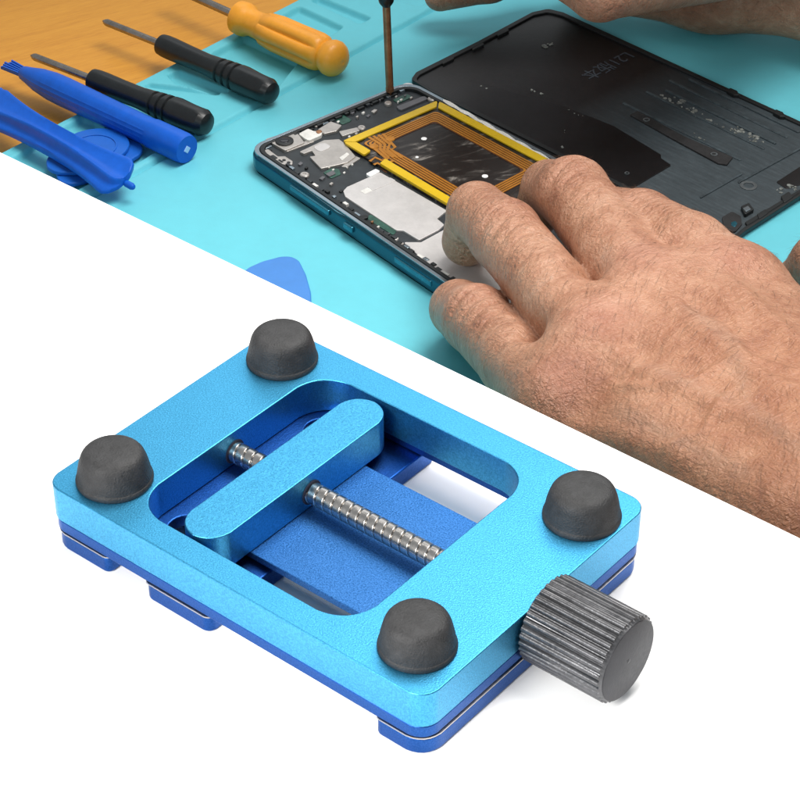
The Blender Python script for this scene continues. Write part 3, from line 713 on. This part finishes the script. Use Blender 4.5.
def hand_object(V, Q, label, fingers, mcp, veins, hair_n, hair_dir, hair_ok):
    me = bpy.data.meshes.new('hand'); me.from_pydata(V.tolist(), [], Q.tolist())
    bm = bmesh.new(); bm.from_mesh(me); bmesh.ops.recalc_face_normals(bm, faces=bm.faces); bm.to_mesh(me); bm.free()
    nv_ = len(V); along = np.zeros(nv_); crease = np.zeros(nv_); best = np.full(nv_, 1e9); knuckle = np.zeros(nv_); vein = np.zeros(nv_)
    for ch in fingers:
        off = 0.0
        for k, ((a, ra), (b, rb)) in enumerate(zip(ch, ch[1:])):
            L = np.linalg.norm(np.array(b)-a); dd_, t = segdist(V, a, b); dd_ = dd_-(ra+(rb-ra)*t); mk = dd_ < best
            along[mk] = (off+t*L)[mk]; best[mk] = dd_[mk]; off += L
        pip = np.array(ch[-3][0] if len(ch) > 3 else ch[1][0]); dp = np.linalg.norm(V-pip, axis=1)
        crease = np.maximum(crease, np.exp(-(dp/.27)**2)); knuckle = np.maximum(knuckle, .8*np.exp(-(dp/.25)**2))
        for jn in (ch[-2][0],):
            crease = np.maximum(crease, .8*np.exp(-(np.linalg.norm(V-np.array(jn), axis=1)/.18)**2))
        crease = np.maximum(crease, .65*(best < .06)*np.exp(-(dp/.7)**2))
    for c in mcp: dp = np.linalg.norm(V-np.array(c), axis=1); knuckle = np.maximum(knuckle, np.exp(-(dp/.19)**2)); crease = np.maximum(crease, .35*np.exp(-(dp/.3)**2))
    for chain in veins:
        for a, b in zip(chain, chain[1:]): dp, _ = segdist(V, a, b); vein = np.maximum(vein, np.exp(-(dp/.05)**2))
    tan = np.zeros(nv_)
    if mcp:
        wrist = H_(840,480,1.0); k0 = np.mean([np.array(q) for q in mcp], axis=0); ax = wrist-k0; tan = np.clip(((V-k0)@ax/(ax@ax)+.25)/.9, 0, 1)
        tan = np.maximum(tan, .85*np.exp(-(np.linalg.norm(V-H_(592,392,1.0), axis=1)/.38)**2))  # shade of the hollow beside the knuckles, painted as darker skin
    for nm, arr in (('tan', tan), ('along', along), ('crease', crease), ('knuckle', knuckle), ('vein', vein)):
        at_ = me.attributes.new(nm, 'FLOAT', 'POINT'); at_.data.foreach_set('value', arr.astype(np.float32))
    c = V.mean(0); me.transform(Matrix.Translation((-c[0], -c[1], -ZM)))
    o = link('hand', me, 'skin', None, angle=None); o.location = (c[0], c[1], ZM); tag(o, label, 'hand')
    sub = o.modifiers.new('smooth', 'SUBSURF'); sub.levels = 0; sub.render_levels = 1
    if hair_n:
        nr = np.zeros(nv_*3); me.vertices.foreach_get('normal', nr); nr = nr.reshape(-1, 3); ok = np.where(hair_ok(V, nr))[0]
        pick_ = rng.choice(ok, hair_n); hv, hf = [], []
        clump = np.sin(V[:,0]*7)+np.cos(V[:,1]*6+V[:,0]*3)
        for i in pick_:
            n_ = nr[i]; dr = np.array(hair_dir)+rng.normal(0,.15,3)+np.array([clump[i]*.12, -clump[i]*.1, 0]); dr -= n_*(dr@n_); dr /= np.linalg.norm(dr)+1e-9
            L = rng.uniform(.05,.15); p0 = V[i]-n_*.004+rng.normal(0,.004,3); sd_ = np.cross(n_, dr); wd = rng.uniform(.0004,.0008); lift = rng.uniform(.03,.16)
            pts = [p0, p0+dr*L*.4+n_*L*lift*.6, p0+dr*L*.8+n_*L*lift*.75, p0+dr*L+n_*L*lift*.6]
            b0 = len(hv)
            for j, p in enumerate(pts):
                w_ = wd*(1-.8*j/3)
                hv += [tuple(p-sd_*w_-c*[1,1,0]-np.array([0,0,ZM])), tuple(p+sd_*w_-c*[1,1,0]-np.array([0,0,ZM])), tuple(p+n_*w_*1.6-c*[1,1,0]-np.array([0,0,ZM]))]
            for j in range(3):
                for k in range(3): q0 = b0+j*3+k; q1 = b0+j*3+(k+1)%3; hf.append((q0, q1, q1+3, q0+3))
        mh = bpy.data.meshes.new('hair'); mh.from_pydata(hv, [], hf); link('hair', mh, 'hair', o, True, None)
    return o
H_ = lambda x, y, h: np.array(m2(x, y, h))
# --- the hand resting on the phone
idx_ = [(H_(728,292,.92),.29),(H_(688,258,.92),.275),(H_(640,228,.80),.24),(H_(603,212,.55),.175),(H_(588,232,.34),.15)]
mid_ = [(H_(652,306,.90),.295),(H_(616,250,.88),.248),(H_(573,193,.78),.234),(H_(549,188,.60),.18),(H_(536,214,.33),.155)]
rin_ = [(H_(598,350,.84),.29),(H_(553,292,.81),.228),(H_(505,235,.70),.229),(H_(477,212,.60),.192),(H_(467,241,.335),.168)]
pin_ = [(H_(560,404,.72),.27),(H_(516,362,.60),.218),(H_(476,319,.48),.212),(H_(459,309,.34),.18),(H_(460,322,.17),.14)]
thm_ = [(H_(905,372,.75),.30),(H_(862,305,.55),.235),(H_(822,264,.40),.205),(H_(800,278,.26),.15)]
W1, W2, W3 = H_(868,452,1.0), H_(838,492,.98), H_(800,530,.86)
palm = [(H_(742,292,.84), W1, .27,.36), (H_(655,312,.86), W1, .275,.37), (H_(655,312,.86), W2, .275,.38), (H_(600,358,.80), W2, .27,.38), (H_(560,410,.66), W3, .25,.36),
        (H_(905,372,.72), W1, .30,.36), (W1, H_(1250,690,1.1), .42,.52), (W2, H_(1220,730,1.1), .42,.50), (W3, H_(1190,760,1.05), .36,.48),
        (H_(728,292,.90), H_(652,306,.89), .27,.27), (H_(652,306,.89), H_(598,350,.83), .275,.275), (H_(598,350,.83), H_(560,404,.71), .27,.26),
        (H_(690,300,.92), W1, .26,.37), (H_(627,330,.88), W2, .26,.38), (H_(579,378,.80), W3, .25,.38), (H_(720,400,.70), W2, .36,.38), (H_(640,380,.60), H_(760,470,.62), .30,.34)]
top = lambda x, y, h: H_(x, y, h)
tend = [(H_(652,300,1.08), H_(800,412,1.28), .045), (H_(602,345,1.02), H_(780,440,1.25), .045), (H_(735,285,1.04), H_(810,372,1.26), .04)]
bumps = [(H_(655,310,.93), .265, .08), (H_(601,356,.87), .26, .08), (H_(561,408,.72), .24, .08), (H_(742,292,.90), .26, .08)]
hol = [(H_(540,338,.80), .13, .07), (H_(590,270,1.0), .13, .06), (H_(638,358,1.1), .17, .035), (H_(592,392,.98), .23, .085), (H_(692,318,1.15), .16, .03)]
V1, Q1 = build_hand('hand', [idx_, mid_, rin_, pin_, thm_], palm, .03, .14, .0155, '', bumps, hol, ())
def ridge(V, Q, lines):
    '''raise (or sink) soft lines along the upper side of the hand'''
    n = np.zeros_like(V); a, b, c, d = (V[Q[:,k]] for k in range(4)); fn = np.cross(c-a, d-b)
    for k in range(4): np.add.at(n, Q[:,k], fn)
    n /= np.linalg.norm(n, axis=1)[:,None]+1e-12
    if n[np.argmax(V[:,2]),2] < 0: n = -n
    out = np.zeros(len(V))
    for pts, amp, wd in lines:
        P = [np.array(H_(*p))[:2] for p in pts]; best = np.full(len(V), 1e9); tt = np.zeros(len(V)); m_ = len(P)-1
        for k in range(m_):
            e = P[k+1]-P[k]; t = np.clip((V[:,:2]-P[k])@e/(e@e), 0, 1); dd = np.linalg.norm(V[:,:2]-P[k]-t[:,None]*e, axis=1)
            mk = dd < best; best[mk] = dd[mk]; tt[mk] = ((k+t)/m_)[mk]
        fade = np.clip(np.minimum(tt/.15, (1-tt)/.15), 0, 1)
        out += amp*np.exp(-(best/wd)**2)*fade*np.clip(n[:,2]*2, 0, 1)
    return V+n*out[:,None]
V1 = ridge(V1, Q1, [([(648,292,1.1),(700,345,1.15),(760,398,1.2),(830,440,1.2)], .030, .060), ([(598,340,1.05),(650,378,1.1),(720,420,1.15),(800,462,1.2)], .028, .060),
    ([(722,280,1.15),(765,330,1.2),(830,400,1.2)], .026, .06), ([(560,398,.95),(620,432,1.0),(700,472,1.05)], .022, .055),
    ([(672,300,1.15),(690,325,1.15),(720,340,1.18),(742,372,1.2),(790,395,1.2),(850,400,1.2)], .022, .030), ([(610,372,1.08),(650,392,1.1),(690,392,1.15),(742,372,1.2)], .020, .028),
    ([(735,400,1.18),(700,440,1.12),(660,450,1.05)], .017, .028), ([(705,290,1.15),(735,330,1.18),(742,372,1.2)], .014, .024)]
    + [([(x-22*math.sin(a)+dx, y+12+dy, h), (x+dx*1.2, y+dy, h), (x+24+dx, y-10+dy, h)], -.015, .018) for x, y, h, a in ((503,212,.95,1.0),(574,170,1.0,1.0),(474,296,.7,1.0)) for dx, dy in ((-6,-6),(3,4),(11,14),(19,25))])
veins = [[H_(690,310,1.22), H_(735,345,1.3), H_(745,400,1.32), H_(800,450,1.35)], [H_(630,350,1.15), H_(690,380,1.25), H_(745,400,1.32)], [H_(590,395,1.0), H_(660,430,1.1), H_(740,470,1.2)]]
fv = mid_[2][0]-mid_[0][0]; wdir = -(fv/np.linalg.norm(fv)); ul = np.array([-.75,-.66,0])
hand_object(V1, Q1, 'hairy tanned hand with bent fingers resting on the opened phone', [idx_, mid_, rin_, pin_, thm_],
            [H_(642,262,1.14), H_(600,322,1.08), H_(566,382,.94), H_(735,262,1.15)], veins, 4200, wdir*.3+ul*.9+np.array([.2,-.3,0]),
            lambda V, n: (n[:,2] > .3) & (V[:,0] > H_(500,330,.7)[0]) & (V[:,0] < 3.0))
# --- the other hand, holding the screwdriver, seen only by its lower edge
K = sh_top+up_*.75
pk = [(H_(620,-34,.52),.24),(H_(545,-40,.53),.185),(H_(490,-18,.42),.16),(H_(440,-5,.31),.13)]
rg = [(H_(640,-70,.95),.25),(H_(560,-80,.98),.19),(H_(480,-50,.88),.165),(K+np.array([.22,-.02,-.25]),.14)]
md = [(H_(660,-95,1.30),.25),(H_(570,-120,1.38),.19),(H_(480,-80,1.25),.165),(K+np.array([.20,.02,.02]),.14)]
ix = [(H_(680,-130,1.62),.25),(H_(580,-170,1.85),.19),(H_(470,-130,1.75),.165),(K+np.array([.10,.18,.30]),.14)]
th = [(H_(740,-40,1.15),.27),(H_(600,-10,1.45),.21),(K+np.array([.50,-.22,.15]),.18),(K+np.array([.16,-.14,.22]),.15)]
w1 = H_(860,-62,.70)
palm2 = [(H_(590,-25,.38), H_(712,-22,.45), .27,.40), (H_(712,-22,.45), H_(830,-8,.50), .40,.37), (H_(830,-8,.50), H_(1260,180,.54), .37,.46),
         (H_(640,-70,.92), w1, .25,.38), (H_(660,-95,1.25), w1, .25,.38), (H_(680,-130,1.55), w1, .25,.38), (H_(620,-50,.60), H_(830,-30,.56), .24,.36), (w1, H_(1280,110,.85), .42,.50), (H_(740,-40,1.1), w1, .27,.36)]
V2, Q2 = build_hand('hand', [pk, rg, md, ix, th], palm2, .03, .16, .022, '')
hand_object(V2, Q2, 'shaded hand at the top resting on its edge and holding the thin screwdriver', [pk, rg, md, ix, th], [], [], 900, (-.6,-.2,-.5),
            lambda V, n: (V[:,0] > 1.6) & (V[:,0] < 2.9) & (n[:,1] < .2))

# ------------------------------------------------------------------ light
w = bpy.data.worlds.new('World'); sc.world = w; w.use_nodes = True
w.node_tree.nodes['Background'].inputs[0].default_value = (.93,.97,1,1); w.node_tree.nodes['Background'].inputs[1].default_value = .43
def area(name, loc, target, size, power, col):
    l = bpy.data.lights.new(name, 'AREA'); l.shape = 'SQUARE'; l.size = size; l.energy = power; l.color = col
    o = bpy.data.objects.new(name, l); COL.objects.link(o); o.location = loc
    o.rotation_euler = (Vector(target)-Vector(loc)).to_track_quat('-Z', 'Y').to_euler(); return o
def dirv(az, el, d, t): a, e = math.radians(az), math.radians(el); return Vector(t)+d*Vector((math.sin(a)*math.cos(e), math.cos(a)*math.cos(e), math.sin(e)))
T = (.3, 1.2, -1.5)
k_ = area('key_lamp', dirv(50, 68, 13, (-.7, 1.0, -1.5)), (-1.1, 1.9, -1.6), 8.0, 610, (1,.97,.93)); k_.data.spread = math.radians(80)
k_ = area('added_back_fill', dirv(-8, 36, 15, T), T, 7.0, 175, (.96,.98,1))  # unseen lamp added so the clamp's top has brightness to reflect
k_ = area('added_front_fill', (-4.5, -6.5, 4.5), (-.3, -1.7, -.3), 3.6, 124, (1,.99,.97)); k_.data.spread = math.radians(48)  # unseen fill lamp added to whiten the stand and lighten the clamp's shadows

sc.view_settings.view_transform = 'Standard'; sc.view_settings.look = 'None'; sc.view_settings.exposure = 0; sc.view_settings.gamma = 1
sc.render.engine = 'CYCLES'; sc.cycles.max_bounces = 8
